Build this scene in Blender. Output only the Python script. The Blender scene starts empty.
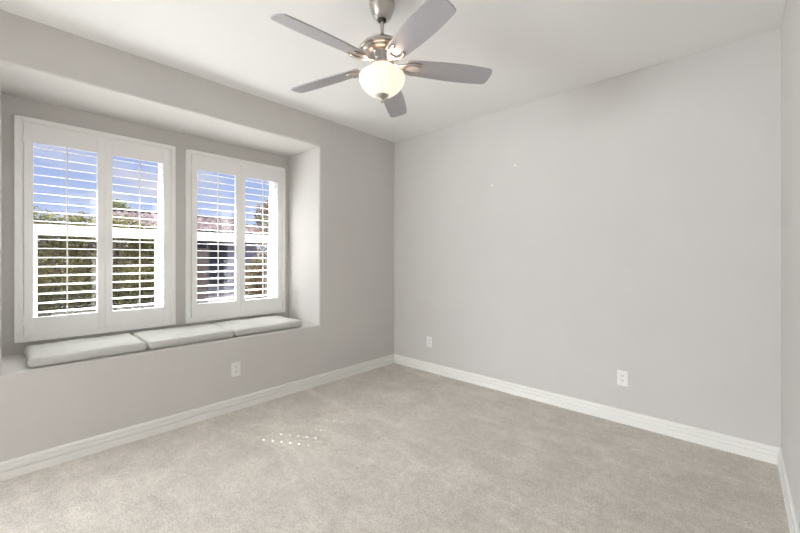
import bpy, bmesh, math, random
from mathutils import Vector, Matrix, noise

SC = bpy.context.scene
COL = SC.collection
random.seed(7)

# ------------------------------------------------------------------ camera
cam_data = bpy.data.cameras.new('camera')
cam = bpy.data.objects.new('camera', cam_data)
COL.objects.link(cam)
cam.location = (3.1537, -3.3008, 1.2887)
cam.rotation_euler = (math.radians(90), 0, 0.7471)
cam_data.sensor_width = 36
cam_data.lens = 366.2 / 800 * 36
cam_data.shift_y = -7.54 / 800
cam_data.clip_start = 0.02
cam_data.clip_end = 300
SC.camera = cam

# ------------------------------------------------------------------ exposure
SC.view_settings.view_transform = 'Standard'
SC.view_settings.look = 'None'
SC.view_settings.gamma = 1
SC.view_settings.exposure = 0.53
SC.view_settings.use_curve_mapping = False
SC.cycles.use_denoising = True
SC.cycles.max_bounces = 14
SC.cycles.diffuse_bounces = 8
SC.cycles.transparent_max_bounces = 16
SC.cycles.sample_clamp_indirect = 6

# ------------------------------------------------------------------ sky
SKY_FILL = 9.0
world = bpy.data.worlds.new('sky')
SC.world = world
world.use_nodes = True
wn, wl = world.node_tree.nodes, world.node_tree.links
wn.clear()
w_out = wn.new('ShaderNodeOutputWorld')
w_bg = wn.new('ShaderNodeBackground')
w_tc = wn.new('ShaderNodeTexCoord')
w_sep = wn.new('ShaderNodeSeparateXYZ')
w_ramp = wn.new('ShaderNodeValToRGB')
w_noise = wn.new('ShaderNodeTexNoise')
w_map = wn.new('ShaderNodeMapping')
w_cr = wn.new('ShaderNodeValToRGB')
w_mix = wn.new('ShaderNodeMixRGB')
wl.new(w_tc.outputs['Generated'], w_sep.inputs[0])
wl.new(w_sep.outputs['Z'], w_ramp.inputs[0])
e = w_ramp.color_ramp.elements
e[0].position = 0.0; e[0].color = (0.46, 0.52, 0.64, 1)
e[1].position = 1.0; e[1].color = (1.6, 1.9, 2.4, 1)
for p, c in ((0.08, (0.37, 0.44, 0.64, 1)), (0.25, (0.24, 0.32, 0.60, 1)), (0.36, (1.2, 1.4, 1.8, 1)), (0.5, (2.0, 2.3, 2.8, 1))):
    n = w_ramp.color_ramp.elements.new(p); n.color = c
wl.new(w_tc.outputs['Generated'], w_map.inputs[0])
w_map.inputs['Scale'].default_value = (1.0, 1.0, 3.2)
w_map.inputs['Location'].default_value = (0.3, 0.15, 0.2)
wl.new(w_map.outputs[0], w_noise.inputs['Vector'])
w_noise.inputs['Scale'].default_value = 4.2
w_noise.inputs['Detail'].default_value = 6
w_noise.inputs['Roughness'].default_value = 0.5
wl.new(w_noise.outputs['Fac'], w_cr.inputs[0])
w_cr.color_ramp.elements[0].position = 0.50
w_cr.color_ramp.elements[1].position = 0.70
w_mix.blend_type = 'MIX'
wl.new(w_cr.outputs[0], w_mix.inputs['Fac'])
wl.new(w_ramp.outputs[0], w_mix.inputs['Color1'])
w_mix.inputs['Color2'].default_value = (0.50, 0.50, 0.57, 1)
# upper sky on the window side, out of view, brightened to light the room
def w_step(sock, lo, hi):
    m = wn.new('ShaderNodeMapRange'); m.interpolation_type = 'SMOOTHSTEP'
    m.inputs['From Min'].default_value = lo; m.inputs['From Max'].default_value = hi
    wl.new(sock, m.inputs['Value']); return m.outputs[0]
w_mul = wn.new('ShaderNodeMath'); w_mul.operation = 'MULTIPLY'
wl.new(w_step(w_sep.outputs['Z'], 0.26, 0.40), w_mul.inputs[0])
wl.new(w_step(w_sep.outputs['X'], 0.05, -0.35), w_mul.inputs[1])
w_fill = wn.new('ShaderNodeMixRGB'); w_fill.inputs['Color2'].default_value = (SKY_FILL * 0.95, SKY_FILL * 0.985, SKY_FILL * 1.03, 1)
wl.new(w_mul.outputs[0], w_fill.inputs['Fac']); wl.new(w_mix.outputs[0], w_fill.inputs['Color1'])
wl.new(w_fill.outputs[0], w_bg.inputs['Color'])
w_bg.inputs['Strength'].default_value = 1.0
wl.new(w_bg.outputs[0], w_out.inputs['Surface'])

# ------------------------------------------------------------------ sun
SUN_AZ = Vector((0.855, 0.515, 0)).normalized()
SUN_EL = math.radians(44.5)
sun_dir = Vector((SUN_AZ.x * math.cos(SUN_EL), SUN_AZ.y * math.cos(SUN_EL), -math.sin(SUN_EL)))
sd = bpy.data.lights.new('sun', 'SUN')
sun = bpy.data.objects.new('sun', sd)
COL.objects.link(sun)
sun.rotation_euler = sun_dir.to_track_quat('-Z', 'Y').to_euler()
sun.location = (-6, -3, 8)
sd.energy = 24.0
sd.color = (1.0, 0.975, 0.94)
sd.angle = math.radians(0.2)

# fill lamp added out of view, shining in through the doorway behind the camera
ad = bpy.data.lights.new('fill_lamp', 'AREA')
al = bpy.data.objects.new('fill_lamp', ad)
COL.objects.link(al)
ad.shape = 'RECTANGLE'; ad.size = 1.2; ad.size_y = 1.3
al.location = (0.12, -6.4, 1.45)
al.rotation_euler = (math.radians(83), 0, math.radians(-28))
ad.energy = 125
ad.color = (0.925, 0.965, 1.0)

# ------------------------------------------------------------------ materials
def new_mat(name):
    m = bpy.data.materials.new(name); m.use_nodes = True
    nt = m.node_tree
    b = nt.nodes.get('Principled BSDF')
    return m, nt, b

def srgb(r, g, b):
    def f(c):
        c /= 255.0
        return c / 12.92 if c <= 0.04045 else ((c + 0.055) / 1.055) ** 2.4
    return (f(r), f(g), f(b), 1)

def simple(name, col, rough=0.5, metal=0.0, var=0.0, scale=20.0, bump=0.0, bscale=200.0, spec=None):
    m, nt, b = new_mat(name)
    b.inputs['Base Color'].default_value = col
    b.inputs['Roughness'].default_value = rough
    b.inputs['Metallic'].default_value = metal
    if spec is not None: b.inputs['Specular IOR Level'].default_value = spec
    g = nt.nodes.new('ShaderNodeNewGeometry') if (var or bump) else None
    if var:
        n = nt.nodes.new('ShaderNodeTexNoise'); n.inputs['Scale'].default_value = scale; n.inputs['Detail'].default_value = 4
        nt.links.new(g.outputs['Position'], n.inputs['Vector'])
        mp = nt.nodes.new('ShaderNodeMapRange')
        mp.inputs['From Min'].default_value = 0.3; mp.inputs['From Max'].default_value = 0.7
        mp.inputs['To Min'].default_value = 1 - var; mp.inputs['To Max'].default_value = 1 + var
        nt.links.new(n.outputs['Fac'], mp.inputs['Value'])
        vm = nt.nodes.new('ShaderNodeVectorMath'); vm.operation = 'SCALE'
        vm.inputs[0].default_value = col[:3]
        nt.links.new(mp.outputs[0], vm.inputs['Scale'])
        nt.links.new(vm.outputs[0], b.inputs['Base Color'])
    if bump:
        n = nt.nodes.new('ShaderNodeTexNoise'); n.inputs['Scale'].default_value = bscale; n.inputs['Detail'].default_value = 3
        nt.links.new(g.outputs['Position'], n.inputs['Vector'])
        bp = nt.nodes.new('ShaderNodeBump'); bp.inputs['Strength'].default_value = bump; bp.inputs['Distance'].default_value = 0.002
        nt.links.new(n.outputs['Fac'], bp.inputs['Height'])
        nt.links.new(bp.outputs[0], b.inputs['Normal'])
    return m

WALL_COL = srgb(209, 206.5, 204)
M_wall = simple('wall_paint', WALL_COL, 0.85, bump=0.35, bscale=75, var=0.012, scale=3)
M_ceil = simple('ceiling_paint', srgb(238, 238, 237), 0.9, bump=0.3, bscale=60)
M_trim = simple('trim_enamel', srgb(241, 240, 237), 0.42)
M_shut = simple('shutter_enamel', srgb(246, 246, 245), 0.38)
M_vinyl = simple('vinyl_window', srgb(245, 245, 245), 0.4)
M_plate = simple('plate_plastic', srgb(238, 238, 237), 0.35)
M_dark = simple('dark_slot', srgb(60, 56, 52), 0.6)
M_nickel = simple('brushed_nickel', srgb(190, 185, 180), 0.3, metal=1.0)
M_blade = simple('silver_blade', srgb(176, 174, 178), 0.36, metal=0.15, var=0.02, scale=30)
M_stucco = simple('outside_stucco', srgb(205, 190, 170), 0.9)
M_cush_dark = simple('cushion_shadow_tie', srgb(90, 88, 84), 0.9)

# back wall has two small patches of white filler
def wall_with_patches():
    m = M_wall.copy(); m.name = 'wall_paint_patched'
    nt = m.node_tree; b = nt.nodes['Principled BSDF']
    src = b.inputs['Base Color'].links[0].from_socket
    g = nt.nodes.new('ShaderNodeNewGeometry')
    last = None
    for (x, z, r) in ((1.346, 2.021, 0.009), (1.587, 2.18, 0.009)):
        d = nt.nodes.new('ShaderNodeVectorMath'); d.operation = 'DISTANCE'
        nt.links.new(g.outputs['Position'], d.inputs[0]); d.inputs[1].default_value = (x, 0, z)
        c = nt.nodes.new('ShaderNodeMapRange')
        c.inputs['From Min'].default_value = r * 1.3; c.inputs['From Max'].default_value = r * 0.7
        nt.links.new(d.outputs['Value'], c.inputs['Value'])
        if last is None: last = c.outputs[0]
        else:
            a = nt.nodes.new('ShaderNodeMath'); a.operation = 'MAXIMUM'
            nt.links.new(last, a.inputs[0]); nt.links.new(c.outputs[0], a.inputs[1]); last = a.outputs[0]
    mx = nt.nodes.new('ShaderNodeMixRGB')
    nt.links.new(last, mx.inputs['Fac']); nt.links.new(src, mx.inputs['Color1'])
    mx.inputs['Color2'].default_value = srgb(246, 244, 240)
    nt.links.new(mx.outputs[0], b.inputs['Base Color'])
    return m
M_wall_p = wall_with_patches()

# carpet
def carpet():
    m, nt, b = new_mat('carpet_pile')
    b.inputs['Roughness'].default_value = 1.0
    b.inputs['Specular IOR Level'].default_value = 0.1
    b.inputs['Sheen Weight'].default_value = 0.25
    g = nt.nodes.new('ShaderNodeNewGeometry')
    def nz(scale, detail, rough=0.5, vec=None, dist=0.0):
        n = nt.nodes.new('ShaderNodeTexNoise'); n.inputs['Scale'].default_value = scale
        n.inputs['Detail'].default_value = detail; n.inputs['Roughness'].default_value = rough
        n.inputs['Distortion'].default_value = dist
        nt.links.new(vec or g.outputs['Position'], n.inputs['Vector']); return n.outputs['Fac']
    def rng(s, a, c, lo, hi):
        r = nt.nodes.new('ShaderNodeMapRange'); r.inputs['From Min'].default_value = a; r.inputs['From Max'].default_value = c
        r.inputs['To Min'].default_value = lo; r.inputs['To Max'].default_value = hi
        nt.links.new(s, r.inputs['Value']); return r.outputs[0]
    def mul(s, t):
        r = nt.nodes.new('ShaderNodeMath'); r.operation = 'MULTIPLY'
        nt.links.new(s, r.inputs[0]); nt.links.new(t, r.inputs[1]); return r.outputs[0]
    fine = nz(120, 3, 0.75)
    mid = nz(26, 5, 0.7)
    big = nz(4.5, 4, 0.62, dist=0.6)
    mp = nt.nodes.new('ShaderNodeMapping'); mp.inputs['Rotation'].default_value = (0, 0, math.radians(28))
    mp.inputs['Scale'].default_value = (0.7, 7.0, 1)
    nt.links.new(g.outputs['Position'], mp.inputs['Vector'])
    streak = nz(1.6, 3, 0.6, mp.outputs[0], 0.3)
    f = mul(mul(rng(fine, 0.3, 0.7, 0.66, 1.30), rng(mid, 0.3, 0.7, 0.86, 1.13)),
            mul(rng(big, 0.3, 0.7, 0.88, 1.08), rng(streak, 0.35, 0.72, 0.975, 1.04)))
    # crossing tracks left in the pile by a vacuum cleaner
    def tracks(rot, sx, sy, seed, amt):
        m2 = nt.nodes.new('ShaderNodeMapping'); m2.inputs['Rotation'].default_value = (0, 0, math.radians(rot))
        m2.inputs['Scale'].default_value = (sx, sy, 0); m2.inputs['Location'].default_value = (seed, seed * 0.7, 0)
        nt.links.new(g.outputs['Position'], m2.inputs['Vector'])
        vo = nt.nodes.new('ShaderNodeTexVoronoi'); vo.feature = 'DISTANCE_TO_EDGE'; vo.inputs['Scale'].default_value = 1.0
        nt.links.new(m2.outputs[0], vo.inputs['Vector'])
        return rng(vo.outputs['Distance'], 0.0, 0.05, 1.0 + amt, 1.0)
    f = mul(f, mul(tracks(40, 0.55, 1.7, 2.3, 0.07), tracks(-50, 0.5, 1.5, 5.1, 0.06)))
    vm = nt.nodes.new('ShaderNodeVectorMath'); vm.operation = 'SCALE'
    vm.inputs[0].default_value = srgb(205, 198, 189)[:3]
    nt.links.new(f, vm.inputs['Scale'])
    nt.links.new(vm.outputs[0], b.inputs['Base Color'])
    ad_ = nt.nodes.new('ShaderNodeMath'); ad_.operation = 'ADD'
    nt.links.new(fine, ad_.inputs[0]); nt.links.new(mid, ad_.inputs[1])
    bp = nt.nodes.new('ShaderNodeBump'); bp.inputs['Strength'].default_value = 0.7; bp.inputs['Distance'].default_value = 0.006
    nt.links.new(ad_.outputs[0], bp.inputs['Height']); nt.links.new(bp.outputs[0], b.inputs['Normal'])
    return m
M_carpet = carpet()

def fabric():
    m = simple('cushion_fabric', srgb(200, 200, 197), 0.95, var=0.05, scale=120, bump=0.5, bscale=500, spec=0.15)
    return m
M_fab = fabric()

def glass():
    m, nt, b = new_mat('window_glass')
    nt.nodes.remove(b)
    out = nt.nodes['Material Output']
    t = nt.nodes.new('ShaderNodeBsdfTransparent'); t.inputs['Color'].default_value = (0.97, 0.98, 0.98, 1)
    gl = nt.nodes.new('ShaderNodeBsdfGlossy'); gl.inputs['Roughness'].default_value = 0.02
    mx = nt.nodes.new('ShaderNodeMixShader'); mx.inputs[0].default_value = 0.022
    nt.links.new(t.outputs[0], mx.inputs[1]); nt.links.new(gl.outputs[0], mx.inputs[2])
    nt.links.new(mx.outputs[0], out.inputs['Surface'])
    return m
M_glass = glass()

def bowl_glass():
    m, nt, b = new_mat('lit_bowl_glass')
    b.inputs['Base Color'].default_value = (0.38, 0.36, 0.33, 1)
    b.inputs['Roughness'].default_value = 0.25
    b.inputs['Emission Color'].default_value = (1.0, 0.78, 0.62, 1)
    b.inputs['Emission Strength'].default_value = 0.68
    return m
M_bowl = bowl_glass()

def leaf_mat(name, c1, c2):
    m, nt, b = new_mat(name)
    g = nt.nodes.new('ShaderNodeNewGeometry')
    r = nt.nodes.new('ShaderNodeValToRGB')
    r.color_ramp.elements[0].color = c1; r.color_ramp.elements[1].color = c2
    nt.links.new(g.outputs['Random Per Island'], r.inputs[0])
    nt.links.new(r.outputs[0], b.inputs['Base Color'])
    b.inputs['Roughness'].default_value = 0.7
    b.inputs['Specular IOR Level'].default_value = 0.2
    tr = nt.nodes.new('ShaderNodeBsdfTranslucent'); nt.links.new(r.outputs[0], tr.inputs['Color'])
    mx = nt.nodes.new('ShaderNodeMixShader'); mx.inputs[0].default_value = 0.3
    out = nt.nodes['Material Output']
    nt.links.new(b.outputs[0], mx.inputs[1]); nt.links.new(tr.outputs[0], mx.inputs[2])
    nt.links.new(mx.outputs[0], out.inputs['Surface'])
    return m
M_leaf = leaf_mat('olive_leaves', srgb(32, 34, 17), srgb(116, 110, 60))
M_leaf_d = leaf_mat('dark_leaves', srgb(40, 44, 28), srgb(110, 112, 70))
M_leaf_b = leaf_mat('brown_green_leaves', srgb(46, 40, 26), srgb(112, 94, 62))
M_bark = simple('bark', srgb(88, 76, 66), 0.9, var=0.2, scale=15)
M_block = simple('garden_wall_block', srgb(96, 84, 78), 0.95, var=0.1, scale=4, spec=0.0)
M_ground = simple('gravel_ground', srgb(112, 109, 106), 0.95, var=0.12, scale=30, spec=0.0)
M_yard = simple('yard_gravel', srgb(70, 65, 68), 0.95, var=0.15, scale=12, spec=0.0)
M_house = simple('house_stucco', srgb(128, 120, 132), 0.9, var=0.04, scale=3, spec=0.1)
M_hglass = simple('house_window_glass', srgb(38, 38, 52), 0.15)
M_fascia = simple('dark_fascia', srgb(62, 52, 50), 0.7)

def tile_mat():
    m, nt, b = new_mat('clay_roof_tile')
    g = nt.nodes.new('ShaderNodeNewGeometry')
    v = nt.nodes.new('ShaderNodeTexVoronoi'); v.inputs['Scale'].default_value = 4.0
    nt.links.new(g.outputs['Position'], v.inputs['Vector'])
    r = nt.nodes.new('ShaderNodeValToRGB')
    r.color_ramp.elements[0].color = srgb(34, 27, 28); r.color_ramp.elements[1].color = srgb(88, 78, 79)
    nt.links.new(v.outputs['Color'], r.inputs[0])
    nt.links.new(r.outputs[0], b.inputs['Base Color'])
    b.inputs['Roughness'].default_value = 1.0
    b.inputs['Specular IOR Level'].default_value = 0.0
    return m
M_tile = tile_mat()

# ------------------------------------------------------------------ helpers
def obj(name, bm, mat, parent=None, smooth=False, auto=None, matrix=None):
    me = bpy.data.meshes.new(name)
    bmesh.ops.recalc_face_normals(bm, faces=bm.faces)
    bm.to_mesh(me); bm.free()
    if mat is not None: me.materials.append(mat)
    if smooth or auto is not None:
        for p in me.polygons: p.use_smooth = True
        if auto is not None:
            me.set_sharp_from_angle(angle=math.radians(auto))
    o = bpy.data.objects.new(name, me)
    COL.objects.link(o)
    if parent: o.parent = parent
    return o

def thing(name, label, cat, loc=(0, 0, 0), rotz=0.0, group=None):
    o = bpy.data.objects.new(name, None); COL.objects.link(o)
    o.location = loc; o.rotation_euler = (0, 0, rotz); o.empty_display_size = 0.1
    o['label'] = label; o['category'] = cat
    if group: o['group'] = group
    return o

def tag(o, label, cat, group=None):
    o['label'] = label; o['category'] = cat
    if group: o['group'] = group
    return o

def struct(name, bm, mat, label=None, **k):
    o = obj(name, bm, mat, **k); o['kind'] = 'structure'
    if label: o['label'] = label
    return o

def box(bm, x0, x1, y0, y1, z0, z1, bevel=0.0, seg=2):
    c = Matrix.Translation(((x0 + x1) / 2, (y0 + y1) / 2, (z0 + z1) / 2)) @ Matrix.Diagonal((x1 - x0, y1 - y0, z1 - z0, 1))
    r = bmesh.ops.create_cube(bm, size=1, matrix=c)
    if bevel:
        es = list({e for v in r['verts'] for e in v.link_edges})
        bmesh.ops.bevel(bm, geom=es, offset=bevel, segments=seg, affect='EDGES', profile=0.5)

def lathe(bm, prof, n=48, c=(0, 0)):
    rings = []
    for r, z in prof:
        if r < 1e-5: rings.append([bm.verts.new((c[0], c[1], z))])
        else: rings.append([bm.verts.new((c[0] + r * math.cos(2 * math.pi * i / n), c[1] + r * math.sin(2 * math.pi * i / n), z)) for i in range(n)])
    for a, b in zip(rings, rings[1:]):
        for i in range(n):
            j = (i + 1) % n
            if len(a) == 1 and len(b) == 1: continue
            if len(a) == 1: bm.faces.new((a[0], b[i], b[j]))
            elif len(b) == 1: bm.faces.new((a[i], a[j], b[0]))
            else: bm.faces.new((a[i], a[j], b[j], b[i]))

def sweep_bar(bm, pts, w, h, n=10):
    """closed bar of elliptical section w x h (h vertical-ish) along pts"""
    pts = [Vector(p) for p in pts]
    rings = []
    for i, p in enumerate(pts):
        t = (pts[min(i + 1, len(pts) - 1)] - pts[max(i - 1, 0)]).normalized()
        s = t.cross(Vector((0, 0, 1)))
        s = s.normalized() if s.length > 1e-4 else Vector((0, 1, 0))
        u = s.cross(t).normalized()
        k = 1.0 if 0 < i < len(pts) - 1 else 0.55
        rings.append([bm.verts.new(p + s * (w / 2 * k * math.cos(2 * math.pi * j / n)) + u * (h / 2 * k * math.sin(2 * math.pi * j / n))) for j in range(n)])
    for a, b in zip(rings, rings[1:]):
        for j in range(n): bm.faces.new((a[j], a[(j + 1) % n], b[(j + 1) % n], b[j]))
    bm.faces.new(rings[0]); bm.faces.new(list(reversed(rings[-1])))

def smooth_path(pts, k=5):
    out = []
    P = [Vector(p) for p in pts]
    for i in range(len(P) - 1):
        p0 = P[max(i - 1, 0)]; p1 = P[i]; p2 = P[i + 1]; p3 = P[min(i + 2, len(P) - 1)]
        for j in range(k):
            t = j / k
            out.append(0.5 * ((2 * p1) + (p2 - p0) * t + (2 * p0 - 5 * p1 + 4 * p2 - p3) * t * t + (-p0 + 3 * p1 - 3 * p2 + p3) * t ** 3))
    out.append(P[-1])
    return out

# ------------------------------------------------------------------ room shell
W, H, BACK = 3.346, 2.74, -4.42
NL, NR, NB, NT, ND = -3.318, -1.105, 0.613, 2.444, 0.61
WZ0, WZ1 = 0.745, 2.255
WIN = [(-3.205, -2.300), (-2.115, -1.210)]
OUT = -0.80                                  # outside face of the left wall

bm = bmesh.new(); box(bm, 0, W, BACK, 0, -0.1, 0)
struct('floor', bm, M_carpet, 'wall to wall beige grey carpet with vacuum marks')
bm = bmesh.new(); box(bm, -0.1, W + 0.1, BACK - 0.12, 0.12, H, H + 0.12)
struct('ceiling', bm, M_ceil, 'plain white textured ceiling')

def wall_left():
    bm = bmesh.new()
    def quad(*p): return bm.faces.new([bm.verts.new(q) for q in p])
    def plane(x, ys, zs, skip):
        for i in range(len(ys) - 1):
            for j in range(len(zs) - 1):
                if (i, j) in skip: continue
                quad((x, ys[i], zs[j]), (x, ys[i + 1], zs[j]), (x, ys[i + 1], zs[j + 1]), (x, ys[i], zs[j + 1]))
    plane(0, [BACK, NL, NR, 0], [0, NB, NT, H], {(1, 1)})
    yb = [NL, WIN[0][0], WIN[0][1], WIN[1][0], WIN[1][1], NR]
    zb = [NB, WZ0, WZ1, NT]
    plane(-ND, yb, zb, {(1, 1), (3, 1)})
    quad((0, NL, NB), (0, NR, NB), (-ND, NR, NB), (-ND, NL, NB))
    quad((0, NL, NT), (0, NR, NT), (-ND, NR, NT), (-ND, NL, NT))
    quad((0, NL, NB), (0, NL, NT), (-ND, NL, NT), (-ND, NL, NB))
    quad((0, NR, NB), (0, NR, NT), (-ND, NR, NT), (-ND, NR, NB))
    for a, b in WIN:
        quad((-ND, a, WZ0), (-ND, b, WZ0), (OUT, b, WZ0), (OUT, a, WZ0))
        quad((-ND, a, WZ1), (-ND, b, WZ1), (OUT, b, WZ1), (OUT, a, WZ1))
        quad((-ND, a, WZ0), (-ND, a, WZ1), (OUT, a, WZ1), (OUT, a, WZ0))
        quad((-ND, b, WZ0), (-ND, b, WZ1), (OUT, b, WZ1), (OUT, b, WZ0))
    yo = [BACK, WIN[0][0], WIN[0][1], WIN[1][0], WIN[1][1], 0]
    plane(OUT, yo, [-0.15, WZ0, WZ1, H], {(1, 1), (3, 1)})
    # end caps close the thick wall
    quad((0, BACK, -0.15), (OUT, BACK, -0.15), (OUT, BACK, H), (0, BACK, H))
    quad((0, 0, -0.15), (OUT, 0, -0.15), (OUT, 0, H), (0, 0, H))
    quad((0, BACK, H), (0, 0, H), (OUT, 0, H), (OUT, BACK, H))
    bmesh.ops.remove_doubles(bm, verts=bm.verts, dist=1e-4)
    bmesh.ops.recalc_face_normals(bm, faces=bm.faces)
    def onrect(v):
        return abs(v.co.x) < 1e-4 and NL - 1e-4 < v.co.y < NR + 1e-4 and NB - 1e-4 < v.co.z < NT + 1e-4
    es = []
    for e_ in bm.edges:
        a, b = e_.verts
        if onrect(a) and onrect(b):
            m = (a.co + b.co) / 2
            if min(abs(m.y - NL), abs(m.y - NR), abs(m.z - NB), abs(m.z - NT)) < 1e-4: es.append(e_)
    bmesh.ops.bevel(bm, geom=es, offset=0.022, segments=6, affect='EDGES', profile=0.5)
    return struct('wall_left', bm, M_wall, 'warm grey wall with deep window seat alcove', auto=40)
wall_left()
bm = bmesh.new(); box(bm, -0.1, W + 0.12, 0, 0.12, 0, H)
struct('wall_back', bm, M_wall_p, 'blank warm grey wall facing the camera')
bm = bmesh.new(); box(bm, W, W + 0.12, BACK, 0, 0, H)
struct('wall_right', bm, M_wall)
# wall behind the camera with a wide doorway added to let the fill lamp in
DX0, DX1, DZ = 0.12, 2.70, 2.15
bm = bmesh.new()
box(bm, -0.1, DX0, BACK - 0.12, BACK, 0, H); box(bm, DX1, W + 0.12, BACK - 0.12, BACK, 0, H); box(bm, DX0, DX1, BACK - 0.12, BACK, DZ, H)
struct('wall_front', bm, M_wall)

bm = bmesh.new()  # unseen hall, added to shut out sky light around the fill lamp
box(bm, -0.5, 3.8, -7.2, -7.1, -0.1, H + 0.1); box(bm, -0.6, -0.5, -7.2, BACK - 0.12, -0.1, H + 0.1); box(bm, 3.8, 3.9, -7.2, BACK - 0.12, -0.1, H + 0.1)
box(bm, -0.6, -0.1, BACK - 0.14, BACK - 0.12, -0.1, H + 0.1); box(bm, W + 0.12, 3.9, BACK - 0.14, BACK - 0.12, -0.1, H + 0.1)
struct('wall_added_hall', bm, M_wall)
bm = bmesh.new(); box(bm, -0.6, 3.9, -7.2, BACK, -0.1, -0.001)
struct('floor_added_hall', bm, M_carpet)
bm = bmesh.new(); box(bm, -0.6, 3.9, -7.2, BACK - 0.12, H, H + 0.1)
struct('ceiling_added_hall', bm, M_ceil)

# baseboards: stepped profile (d = stand-off from the wall, z)
BPROF = [(0, 0), (0.017, 0), (0.017, 0.044), (0.016, 0.047), (0.002, 0.0475), (0.002, 0.0565), (0.0145, 0.059), (0.0140, 0.075),
         (0.0125, 0.077), (0.001, 0.0775), (0.001, 0.0865), (0.0105, 0.089), (0.0100, 0.100), (0.006, 0.105), (0, 0.106)]
def baseboard(name, p0, p1, nrm, m0, m1):
    """m0/m1: mitre sign at the two ends"""
    bm = bmesh.new()
    p0 = Vector(p0); p1 = Vector(p1); t = (p1 - p0).normalized(); n = Vector(nrm)
    A = [bm.verts.new(p0 + n * d + t * d * m0 + Vector((0, 0, z))) for d, z in BPROF]
    B = [bm.verts.new(p1 + n * d - t * d * m1 + Vector((0, 0, z))) for d, z in BPROF]
    k = len(A)
    for i in range(k): bm.faces.new((A[i], A[(i + 1) % k], B[(i + 1) % k], B[i]))
    bm.faces.new(A); bm.faces.new(list(reversed(B)))
    return struct(name, bm, M_trim)
baseboard('baseboard_left', (0, BACK, 0), (0, 0, 0), (1, 0, 0), 1, 1)
baseboard('baseboard_back', (0, 0, 0), (W, 0, 0), (0, -1, 0), 1, 1)
baseboard('baseboard_right', (W, 0, 0), (W, BACK, 0), (-1, 0, 0), 1, 1)

# ------------------------------------------------------------------ windows (two single-hung sashes each)
def rect_frame(bm, x0, x1, y0, y1, z0, z1, w, bevel=0.003):
    box(bm, x0, x1, y0, y0 + w, z0, z1, bevel); box(bm, x0, x1, y1 - w, y1, z0, z1, bevel)
    box(bm, x0 + .0005, x1 - .0005, y0 + w, y1 - w, z0, z0 + w, 0); box(bm, x0 + .0005, x1 - .0005, y0 + w, y1 - w, z1 - w, z1, 0)

def window(n, y0, y1):
    bm = bmesh.new()
    rect_frame(bm, -0.795, -0.715, y0, y1, WZ0, WZ1, 0.028)
    root = struct('window_%d' % n, bm, M_vinyl, 'white vinyl window seen through the shutters, %s' % ('left of the pair' if n == 1 else 'right of the pair'))
    a, b = y0 + 0.028, y1 - 0.028
    s = bmesh.new(); rect_frame(s, -0.752, -0.722, a, b, WZ0 + 0.028, 1.550, 0.044)
    box(s, -0.751, -0.720, a + 0.01, b - 0.01, 1.470, 1.552)
    lo = obj('lower_sash', s, M_vinyl, root)
    s = bmesh.new(); rect_frame(s, -0.788, -0.758, a - 0.002, b + 0.002, 1.485, WZ1 - 0.026, 0.012)
    up = obj('upper_sash', s, M_vinyl, root)
    g = bmesh.new(); box(g, -0.738, -0.735, a + 0.035, b - 0.035, WZ0 + 0.05, 1.480)
    obj('pane', g, M_glass, lo)
    g = bmesh.new(); box(g, -0.775, -0.772, a + 0.008, b - 0.008, 1.49, WZ1 - 0.035)
    obj('pane', g, M_glass, up)
for i, (a, b) in enumerate(WIN): window(i + 1, a, b)

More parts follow.
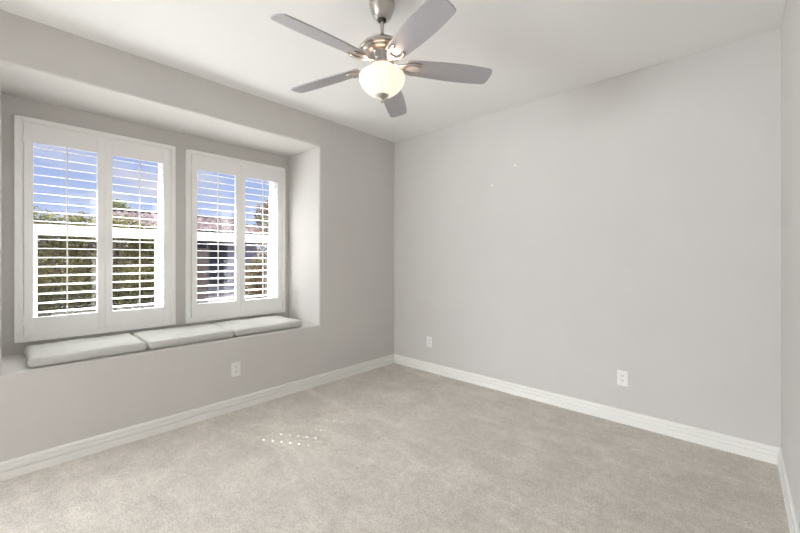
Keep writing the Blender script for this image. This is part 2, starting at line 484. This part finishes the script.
# ------------------------------------------------------------------ plantation shutters
def shutter(y0, label):
    """y0 = left edge; unit is 1.007 wide, z 0.695..2.305, mounted on the alcove wall"""
    z0, z1, w = 0.695, 2.305, 1.007
    xf = -ND                                     # wall face
    t = thing('plantation_shutter', label, 'window shutter', (xf, y0, z0), 0, 'white plantation shutters over the window seat')
    h = z1 - z0
    # L-shaped frame with a stepped inner bead
    bm = bmesh.new()
    rect_frame(bm, 0.0, 0.030, 0, w, 0, h, 0.034, 0.004)
    rect_frame(bm, -0.0, 0.018, 0.030, w - 0.030, 0.030, h - 0.030, 0.016, 0.002)
    obj('frame', bm, M_shut, t)
    pz0, pz1 = 0.044, h - 0.044
    cy = w / 2
    oz0, oz1 = 0.170, 1.438                      # louvre opening, from the unit's foot
    xc = 0.011                                   # panel centre plane
    for side, (a, b) in enumerate(((0.048, cy - 0.0003), (cy + 0.0003, w - 0.048))):
        sw = 0.048
        bm = bmesh.new()
        box(bm, xc - 0.014, xc + 0.014, a, a + sw, pz0, pz1, 0.002)
        box(bm, xc - 0.014, xc + 0.014, b - sw, b, pz0, pz1, 0.002)
        box(bm, xc - 0.013, xc + 0.013, a + sw, b - sw, pz0, oz0, 0)
        box(bm, xc - 0.013, xc + 0.013, a + sw, b - sw, oz1, pz1, 0)
        p = obj('shutter_panel', bm, M_shut, t)
        # louvres: elliptical blades 63 mm deep, nearly level
        bm = bmesh.new()
        n = 19; pitch = (oz1 - oz0) / n
        la, lb = a + sw + 0.0015, b - sw - 0.0015
        tilt = math.radians(LTILT)
        for k in range(n):
            zc = oz0 + pitch * (k + 0.5)
            ring = []
            m = 14
            for q in range(m):
                an = 2 * math.pi * q / m
                u = 0.0320 * math.cos(an); v = 0.0029 * math.sin(an)
                ring.append((xc + u * math.cos(tilt) - v * math.sin(tilt), zc + u * math.sin(tilt) + v * math.cos(tilt)))
            A = [bm.verts.new((x, la, z)) for x, z in ring]; B = [bm.verts.new((x, lb, z)) for x, z in ring]
            for q in range(m): bm.faces.new((A[q], A[(q + 1) % m], B[(q + 1) % m], B[q]))
            bm.faces.new(A); bm.faces.new(list(reversed(B)))
        obj('louvers', bm, M_shut, p, auto=50)
        bm = bmesh.new()
        yc = (a + b) / 2
        box(bm, xc + 0.033, xc + 0.042, yc - 0.0045, yc + 0.0045, oz0 + 0.02, oz1 - 0.012, 0.002)
        obj('tilt_rod', bm, M_shut, p)
        hy = a - 0.002 if side == 0 else b + 0.002
        for hz in (pz0 + 0.11, pz1 - 0.11):
            bm = bmesh.new()
            bmesh.ops.create_cone(bm, cap_ends=True, segments=12, radius1=0.004, radius2=0.004, depth=0.064,
                                  matrix=Matrix.Translation((xc + 0.018, hy, hz)))
            box(bm, xc + 0.013, xc + 0.016, hy - 0.011, hy + 0.011, hz - 0.03, hz + 0.03)
            obj('hinge', bm, M_shut, p)
    return t
LTILT = -5.5
shutter(-3.256, 'white two panel plantation shutter on the left, over the first two seat cushions')
shutter(-2.166, 'white two panel plantation shutter on the right, beside the alcove side wall')

# ------------------------------------------------------------------ window seat cushions
def cushion(y0, y1, x0, x1, label, seed, h=0.062):
    """box cushion with soft corners, sagging edges and light wrinkles"""
    t = thing('seat_cushion', label, 'cushion', ((x0 + x1) / 2, (y0 + y1) / 2, NB), 0, 'grey cushions on the window seat')
    bm = bmesh.new()
    lx, ly = (x1 - x0) / 2, (y1 - y0) / 2
    nx, ny = 26, 40
    r = 0.0085
    def prof(d):                                  # height profile by distance from edge
        if d >= r * 2.2: return 1.0
        q = d / (r * 2.2); return math.sqrt(max(0, 1 - (1 - q) ** 2.6))
    top, bot = {}, {}
    for i in range(nx + 1):
        for j in range(ny + 1):
            # denser rows towards the edges
            u = -math.cos(math.pi * i / nx); v = -math.cos(math.pi * j / ny)
            x, y = u * lx, v * ly
            # rounded corners in plan
            cr = 0.022
            ax, ay = abs(x) - (lx - cr), abs(y) - (ly - cr)
            if ax > 0 and ay > 0:
                dd = math.hypot(ax, ay); mx_ = max(ax, ay)
                x = math.copysign(lx - cr + ax * mx_ / dd, x); y = math.copysign(ly - cr + ay * mx_ / dd, y)
                edge = cr - mx_
            else: edge = min(lx - abs(x), ly - abs(y))
            w_ = noise.noise(Vector((x * 9 + seed, y * 5, seed))) * 0.006 + noise.noise(Vector((x * 30, y * 12 + seed, 3.1))) * 0.003
            # puckers where the seam pulls
            pk = 0.0028 * math.sin(y * 95 + seed + 2 * noise.noise(Vector((y * 7, seed, 0)))) * max(0, 1 - edge / 0.06)
            crown = 0.007 * (1 - (x / lx) ** 2) * (1 - (y / ly) ** 2)
            z = h * 0.50 + (h * 0.50 + crown + w_ + pk) * prof(edge)
            zb = h * 0.50 - (h * 0.50 - 0.001) * prof(edge * 0.45)
            ex = 1 + 0.0 * edge
            top[i, j] = bm.verts.new((x * ex, y, z))
            border = i in (0, nx) or j in (0, ny)
            bot[i, j] = top[i, j] if border else bm.verts.new((x, y, zb))
    for i in range(nx):
        for j in range(ny):
            bm.faces.new((top[i, j], top[i + 1, j], top[i + 1, j + 1], top[i, j + 1]))
            f = [bot[i, j], bot[i, j + 1], bot[i + 1, j + 1], bot[i + 1, j]]
            bm.faces.new(f)
    obj('cushion_body', bm, M_fab, t, smooth=True)
    # seam cord round the middle of the edge
    bm = bmesh.new()
    pts = []
    cr = 0.022
    for cxs, cys, a0 in ((1, 1, 0), (-1, 1, 90), (-1, -1, 180), (1, -1, 270)):
        for k in range(7):
            a = math.radians(a0 + 15 * k)
            pts.append(Vector((cxs * (lx - cr) + (cr + 0.001) * math.cos(a), cys * (ly - cr) + (cr + 0.001) * math.sin(a), h * 0.5)))
    pts.append(pts[0].copy()); pts.append(pts[1].copy())
    sweep_bar(bm, pts, 0.004, 0.004, 6)
    obj('seam', bm, M_fab, t, smooth=True)
    return t
cushion(-3.205, -2.588, -0.575, -0.022, 'light grey seat cushion at the left end of the window seat', 1.3)
cushion(-2.580, -1.958, -0.575, -0.022, 'light grey seat cushion in the middle of the row of three', 5.7)
cushion(-1.950, -1.285, -0.575, -0.022, 'light grey seat cushion at the right end, nearest the alcove side wall', 9.1)

# ------------------------------------------------------------------ outlets
def outlet(loc, rotz, label):
    """local: plate lies in XZ, facing -Y"""
    t = thing('wall_outlet', label, 'outlet', loc, rotz, 'white wall outlets above the baseboards')
    bm = bmesh.new(); box(bm, -0.038, 0.038, -0.0065, 0, -0.060, 0.060, 0.0028, 2)
    obj('cover_plate', bm, M_plate, t)
    for s in (-1, 1):
        bm = bmesh.new()
        r = bmesh.ops.create_cone(bm, cap_ends=True, segments=24, radius1=0.0165, radius2=0.0160, depth=0.003,
                                  matrix=Matrix.Translation((0, -0.0078, s * 0.0195)) @ Matrix.Rotation(math.radians(90), 4, 'X'))
        sk = obj('socket', bm, M_plate, t)
        bm = bmesh.new()
        box(bm, -0.0075, -0.0050, -0.0100, -0.0092, s * 0.0195 + 0.000, s * 0.0195 + 0.009)
        box(bm, 0.0050, 0.0075, -0.0100, -0.0092, s * 0.0195 + 0.001, s * 0.0195 + 0.009)
        bmesh.ops.create_cone(bm, cap_ends=True, segments=12, radius1=0.0028, radius2=0.0028, depth=0.001,
                              matrix=Matrix.Translation((0, -0.0096, s * 0.0195 - 0.0075)) @ Matrix.Rotation(math.radians(90), 4, 'X'))
        obj('slots', bm, M_dark, sk)
    bm = bmesh.new()
    bmesh.ops.create_cone(bm, cap_ends=True, segments=12, radius1=0.003, radius2=0.0026, depth=0.0015,
                          matrix=Matrix.Translation((0, -0.007, 0)) @ Matrix.Rotation(math.radians(90), 4, 'X'))
    obj('screw', bm, M_plate, t)
    return t
outlet((0.0, -1.959, 0.348), math.radians(90), 'white outlet on the wall below the window seat')
outlet((0.557, 0.0, 0.343), 0, 'white outlet near the far corner of the room')
outlet((2.482, 0.0, 0.353), 0, 'white outlet on the far wall, the one nearer the right wall')

# ------------------------------------------------------------------ ceiling fan
FX, FY = 1.682, -1.860
fan = thing('ceiling_fan', 'brushed nickel ceiling fan with five silver blades and lit bowl', 'ceiling fan', (FX, FY, H))
def fz(z): return z - H
bm = bmesh.new()
lathe(bm, [(0, fz(2.74)), (0.070, fz(2.74)), (0.073, fz(2.730)), (0.0725, fz(2.712)), (0.066, fz(2.710)), (0.066, fz(2.706)), (0.070, fz(2.704)), (0.0705, fz(2.700)), (0.067, fz(2.69)), (0.060, fz(2.668)),
           (0.050, fz(2.647)), (0.036, fz(2.631)), (0.030, fz(2.628)), (0.026, fz(2.630)), (0.024, fz(2.640)), (0, fz(2.642))])
obj('canopy', bm, M_nickel, fan, auto=35)
bm = bmesh.new(); lathe(bm, [(0, fz(2.645)), (0.018, fz(2.643)), (0.023, fz(2.633)), (0.019, fz(2.623)), (0.012, fz(2.618)), (0, fz(2.618))], 32)
obj('hanger_ball', bm, M_dark, fan, smooth=True)
bm = bmesh.new(); lathe(bm, [(0, fz(2.632)), (0.0105, fz(2.632)), (0.0105, fz(2.53)), (0, fz(2.53))], 24)
obj('downrod', bm, M_nickel, fan, auto=35)
bm = bmesh.new(); lathe(bm, [(0, fz(2.548)), (0.014, fz(2.548)), (0.019, fz(2.541)), (0.021, fz(2.526)), (0.028, fz(2.516)), (0.030, fz(2.504)), (0, fz(2.504))], 32)
obj('rod_collar', bm, M_nickel, fan, auto=35)
bm = bmesh.new()
lathe(bm, [(0, fz(2.508)), (0.034, fz(2.508)), (0.070, fz(2.503)), (0.100, fz(2.491)), (0.120, fz(2.474)), (0.127, fz(2.462)), (0.127, fz(2.453)),
           (0.120, fz(2.447)), (0.112, fz(2.445)), (0.106, fz(2.438)), (0.090, fz(2.431)), (0.072, fz(2.428)), (0.069, fz(2.420)), (0.064, fz(2.402)), (0.056, fz(2.386)),
           (0.052, fz(2.380)), (0, fz(2.380))], 64)
obj('motor_housing', bm, M_nickel, fan, auto=30)
bm = bmesh.new()
lathe(bm, [(0, fz(2.386)), (0.062, fz(2.386)), (0.068, fz(2.380)), (0.068, fz(2.366)), (0.058, fz(2.360)), (0.050, fz(2.350)), (0.046, fz(2.335)), (0.040, fz(2.328)), (0, fz(2.328))], 64)
obj('light_fitter', bm, M_nickel, fan, auto=30)
BR = 0.130
bp_ = [(0.116, fz(2.322)), (0.125, fz(2.318)), (BR, fz(2.308)), (0.1295, fz(2.296)), (0.124, fz(2.278)), (0.112, fz(2.256)), (0.094, fz(2.236)), (0.070, fz(2.218)), (0.042, fz(2.207)), (0.0, fz(2.203))]
bm = bmesh.new(); lathe(bm, bp_ + [(0.0, fz(2.207)), (0.042, fz(2.211)), (0.069, fz(2.222)), (0.091, fz(2.240)), (0.108, fz(2.260)), (0.119, fz(2.282)), (0.124, fz(2.298)), (0.112, fz(2.318)), (0.116, fz(2.322))], 64)
obj('glass_bowl', bm, M_bowl, fan, smooth=True)
bm = bmesh.new()
lathe(bm, [(0, fz(2.216)), (0.036, fz(2.2165)), (0.039, fz(2.210)), (0.036, fz(2.203)), (0.026, fz(2.194)), (0.014, fz(2.186)), (0.009, fz(2.182)), (0.012, fz(2.177)), (0.011, fz(2.170)), (0.005, fz(2.165)), (0, fz(2.165))], 40)
obj('finial', bm, M_nickel, fan, auto=35)

for ax, ay in ((0.05, 0.02), (-0.05, -0.02)):
    ld = bpy.data.lights.new('bulb', 'POINT'); lo_ = bpy.data.objects.new('bulb', ld); COL.objects.link(lo_)
    lo_.parent = fan; lo_.location = (ax, ay, fz(2.292)); ld.energy = 0.8; ld.color = (1.0, 0.74, 0.54); ld.shadow_soft_size = 0.02
# blades
R0, R1 = 0.150, 0.640
PITCH = math.radians(-15.5)
def blade_outline():
    stations = [(0.140, -0.046, 0.046), (0.150, -0.052, 0.052), (0.20, -0.0570, 0.0570), (0.30, -0.0640, 0.0640), (0.38, -0.0680, 0.0680),
                (0.46, -0.0690, 0.0690), (0.53, -0.067, 0.067), (0.585, -0.0635, 0.0635)]
    lo = [Vector((r, a, 0)) for r, a, b in stations]; hi = [Vector((r, b, 0)) for r, a, b in stations]
    tip = [Vector((0.615, -0.0605, 0)), Vector((0.628, -0.056, 0)), Vector((0.636, -0.046, 0)), Vector((0.640, -0.025, 0)), Vector((0.640, 0.0, 0)), Vector((0.636, 0.030, 0)), Vector((0.629, 0.050, 0)), Vector((0.621, 0.0585, 0)), Vector((0.608, 0.0615, 0))]
    return lo + tip + list(reversed(hi))
BZ = 2.377 - H
FLAP = [2.3, 1.7, 3.6, 1.5, 3.5]               # each blade droops a little differently
PH0 = 4.682
for k in range(5):
    ang = PH0 - k * 2 * math.pi / 5
    M = Matrix.Rotation(ang, 4, 'Z') @ Matrix.Translation((0, 0, BZ)) @ Matrix.Rotation(math.radians(FLAP[k]), 4, 'Y') @ Matrix.Rotation(PITCH + (0.06 if k == 1 else 0), 4, 'X')
    bm = bmesh.new()
    vs = [bm.verts.new(v) for v in blade_outline()]
    f = bm.faces.new(vs)
    r = bmesh.ops.extrude_face_region(bm, geom=[f])
    bmesh.ops.translate(bm, vec=(0, 0, 0.007), verts=[v for v in r['geom'] if isinstance(v, bmesh.types.BMVert)])
    rim = [e_ for e_ in bm.edges if abs(e_.verts[0].co.z - e_.verts[1].co.z) < 1e-5]
    bmesh.ops.bevel(bm, geom=rim, offset=0.0018, segments=2, affect='EDGES')
    bmesh.ops.transform(bm, matrix=M, verts=bm.verts)
    bl = obj('blade', bm, M_blade, fan, auto=30)
    # forked blade iron under the blade root
    bm = bmesh.new()
    rise = 0.006
    for s in (-1, 1):
        pts = smooth_path([(0.055, s * 0.004, rise), (0.085, s * 0.008, rise - 0.004), (0.115, s * 0.016, -0.004), (0.140, s * 0.028, -0.006), (0.168, s * 0.037, -0.008),
                           (0.198, s * 0.036, -0.008), (0.216, s * 0.026, -0.008)], 6)
        sweep_bar(bm, pts, 0.018, 0.012, 10)
    sweep_bar(bm, smooth_path([(0.050, 0, rise), (0.085, 0, rise - 0.004), (0.115, 0, -0.002), (0.135, 0, -0.004)], 6), 0.034, 0.007, 10)
    M2 = Matrix.Rotation(ang, 4, 'Z') @ Matrix.Translation((0, 0, BZ)) @ Matrix.Rotation(math.radians(FLAP[k]), 4, 'Y') @ Matrix.Rotation(PITCH + (0.06 if k == 1 else 0), 4, 'X')
    bmesh.ops.transform(bm, matrix=M2, verts=bm.verts)
    obj('blade_iron', bm, M_nickel, bl, auto=40)

# ------------------------------------------------------------------ outside
bm = bmesh.new(); box(bm, -60, OUT, -40, 40, -0.35, -0.15)
struct('ground', bm, M_yard, 'dark gravel yard outside the windows')
bm = bmesh.new(); box(bm, -4.9, OUT, -7, 3, -0.16, -0.13)  # unseen slab, added so sunlight bounces up through the windows
struct('reflector', bm, M_ground, 'pale concrete patio added outside the windows to bounce light in, unseen')
# roof overhang above the windows
bm = bmesh.new(); box(bm, OUT - 0.62, OUT, -6, 1.5, 2.74, 2.90)
struct('roof_overhang', bm, M_stucco)
bm = bmesh.new(); box(bm, -6.6, -6.4, -9, 0.1, -0.15, 1.55)
struct('garden_wall', bm, M_block, 'low dark wall behind the garden shrubs')

def foliage(bm, blobs, n, size, rng, up=0.0):
    tot = sum(b[3] * b[4] * b[5] for b in blobs)
    for (cx, cy, cz, rx, ry, rz) in blobs:
        m = int(n * rx * ry * rz / tot)
        for _ in range(m):
            d = Vector((rng.gauss(0, 1), rng.gauss(0, 1), rng.gauss(0, 1))).normalized() * (rng.random() ** 0.4)
            p = Vector((cx + d.x * rx, cy + d.y * ry, cz + d.z * rz))
            if p.z < -0.14: continue
            a = Vector((rng.gauss(0, 1), rng.gauss(0, 1), rng.gauss(0, 0.7) + up)).normalized()
            b = a.cross(Vector((rng.gauss(0, 1), rng.gauss(0, 1), rng.gauss(0, 1)))).normalized()
            L = size * rng.uniform(0.6, 1.4); w = L * 0.32
            c = a.cross(b) * (w * 0.25)
            v = [bm.verts.new(p - a * L * 0.5), bm.verts.new(p + b * w * 0.5 + c), bm.verts.new(p + a * L * 0.5), bm.verts.new(p - b * w * 0.5 + c)]
            bm.faces.new((v[0], v[1], v[2])); bm.faces.new((v[0], v[2], v[3]))

def shrub(name, x, y, hgt, r, mat, label, cat, seed, n=2600, size=0.09, group='shrubs outside the windows', up=0.0, base=0.0):
    rng = random.Random(seed)
    t = thing(name, label, cat, (x, y, -0.15), 0, group)
    blobs = []
    for k in range(9):
        a = rng.uniform(0, 6.28); q = rng.uniform(0.1, 0.55) * r
        zc = rng.uniform(base + 0.25 * (hgt - base), hgt * 0.86)
        s = r * rng.uniform(0.38, 0.6)
        blobs.append((math.cos(a) * q, math.sin(a) * q, min(zc, hgt - s * 0.9), s, s, s * 1.05))
    blobs.append((0, 0, base + (hgt - base) * 0.45, r * 0.85, r * 0.85, (hgt - base) * 0.45))
    bm = bmesh.new(); foliage(bm, blobs, n, size, rng, up)
    obj('foliage', bm, mat, t)
    for k in range(3):
        bm = bmesh.new()
        a = rng.uniform(0, 6.28)
        pts = smooth_path([(0.03 * math.cos(a), 0.03 * math.sin(a), 0), (0.1 * r * math.cos(a), 0.1 * r * math.sin(a), hgt * 0.3), (0.4 * r * math.cos(a), 0.4 * r * math.sin(a), hgt * 0.75)], 5)
        sweep_bar(bm, pts, 0.03 + 0.01 * hgt, 0.03 + 0.01 * hgt, 8)
        obj('branch', bm, M_bark, t, smooth=True)
    return t
def hedge():
    rng = random.Random(5)
    t = thing('garden_hedge', 'olive green hedge outside the left shutter, seen between its louvers', 'hedge', (-5.6, -2.3, -0.15))
    bm = bmesh.new(); blobs = []
    for k in range(34):
        y = -1.75 + 3.0 * k / 33 + rng.uniform(-.05, .05)
        top = 2.46 - 0.11 * (y + 1.75) / 1.5 + rng.uniform(-0.10, 0.03)
        s_ = rng.uniform(0.26, 0.36)
        blobs.append((rng.uniform(-.1, .1), y, top - s_, 0.34, s_, s_))
        blobs.append((rng.uniform(-.1, .1), y, 0.75 + rng.uniform(-.1, .2), 0.28, 0.30, 0.85))
        blobs.append((rng.uniform(-.1, .1), y, 1.72, 0.3, 0.26, 0.34))
    foliage(bm, blobs, 21000, 0.085, rng)
    obj('foliage', bm, M_leaf, t)
    for k in range(9):
        y = -1.6 + 2.9 * k / 8
        bm = bmesh.new()
        sweep_bar(bm, smooth_path([(0, y, 0), (0.05, y + rng.uniform(-.1, .1), 0.7), (rng.uniform(-.1, .3), y + rng.uniform(-.3, .3), 1.9)], 5), 0.05, 0.05, 8)
        obj('branch', bm, M_bark, t, smooth=True)
hedge()



shrub('leafy_bush', -5.5, 1.00, 1.75, 0.50, M_leaf_b, 'brownish green bush outside the right shutter, below its roof line', 'bush', 15)
shrub('garden_tree', -11.0, 4.30, 4.2, 1.00, M_leaf_b, 'tree beside the tiled roof outside the right shutter', 'tree', 16, n=5200, size=0.16, group=None, base=1.2)
shrub('garden_tree', -24.0, 1.2, 5.3, 0.9, M_leaf_d, 'small distant treetop behind the tiled roof ridge', 'tree', 17, n=1500, size=0.22, group=None, base=3.4)

# neighbour's house
HX = -14.0
house = thing('house', 'single storey house with clay tile roof outside the right shutter', 'house', (HX - 4, 1.8, -0.15))
HW0, HW1 = -2.15, 3.9                              # local y extent
bm = bmesh.new(); box(bm, -3.6, 3.4, HW0 + 0.4, HW1 - 0.4, 0, 2.70)
obj('wall', bm, M_house, house)
def roof():
    bm = bmesh.new()
    ridge, eave = 3.68, 2.66
    nx, ny = 14, 90
    for sgn in (1, -1):
        grid = []
        for i in range(nx + 1):
            row = []
            for j in range(ny + 1):
                x = sgn * 4.05 * i / nx
                zb = ridge + (eave - ridge) * i / nx
                step = 0.05 * ((i % 2))
                y = HW0 + (HW1 - HW0) * j / ny
                row.append(bm.verts.new((x, y, zb + step * 0.6 + 0.045 * math.sin(j / ny * 90 * math.pi / 2))))
            grid.append(row)
        for i in range(nx):
            for j in range(ny): bm.faces.new((grid[i][j], grid[i + 1][j], grid[i + 1][j + 1], grid[i][j + 1]))
    return bm
ro = obj('roof', roof(), M_tile, house)
bm = bmesh.new()
for j in range(30):
    y = HW0 + (HW1 - HW0) * (j + 0.5) / 30
    bmesh.ops.create_cone(bm, cap_ends=True, segments=10, radius1=0.11, radius2=0.09, depth=0.25, matrix=Matrix.Translation((0, y, 3.70)) @ Matrix.Rotation(math.radians(90), 4, 'X'))
obj('ridge_cap', bm, M_fascia, ro)
bm = bmesh.new(); box(bm, 3.95, 4.03, HW0, HW1, 2.44, 2.64); box(bm, 3.4, 4.0, HW0, HW1, 2.44, 2.47)
obj('fascia', bm, M_fascia, house)
bm = bmesh.new(); bmesh.ops.create_cone(bm, cap_ends=True, segments=16, radius1=0.07, radius2=0.07, depth=0.55, matrix=Matrix.Translation((0.35, 1.55, 4.02)))
bmesh.ops.create_cone(bm, cap_ends=True, segments=16, radius1=0.12, radius2=0.07, depth=0.1, matrix=Matrix.Translation((0.35, 1.55, 4.30)))
obj('vent_pipe', bm, M_fascia, house)
for (a, b, z0, z1) in ((0.55, 1.12, 0.25, 2.2), (1.20, 2.05, 0.25, 2.2), (-1.6, -0.4, 0.9, 2.1)):
    bm = bmesh.new(); rect_frame(bm, 3.38, 3.46, a, b, z0, z1, 0.05, 0)
    wf = obj('window', bm, M_fascia, house)
    bm = bmesh.new(); box(bm, 3.40, 3.43, a + 0.05, b - 0.05, z0 + 0.05, z1 - 0.05)
    obj('pane', bm, M_hglass, wf)
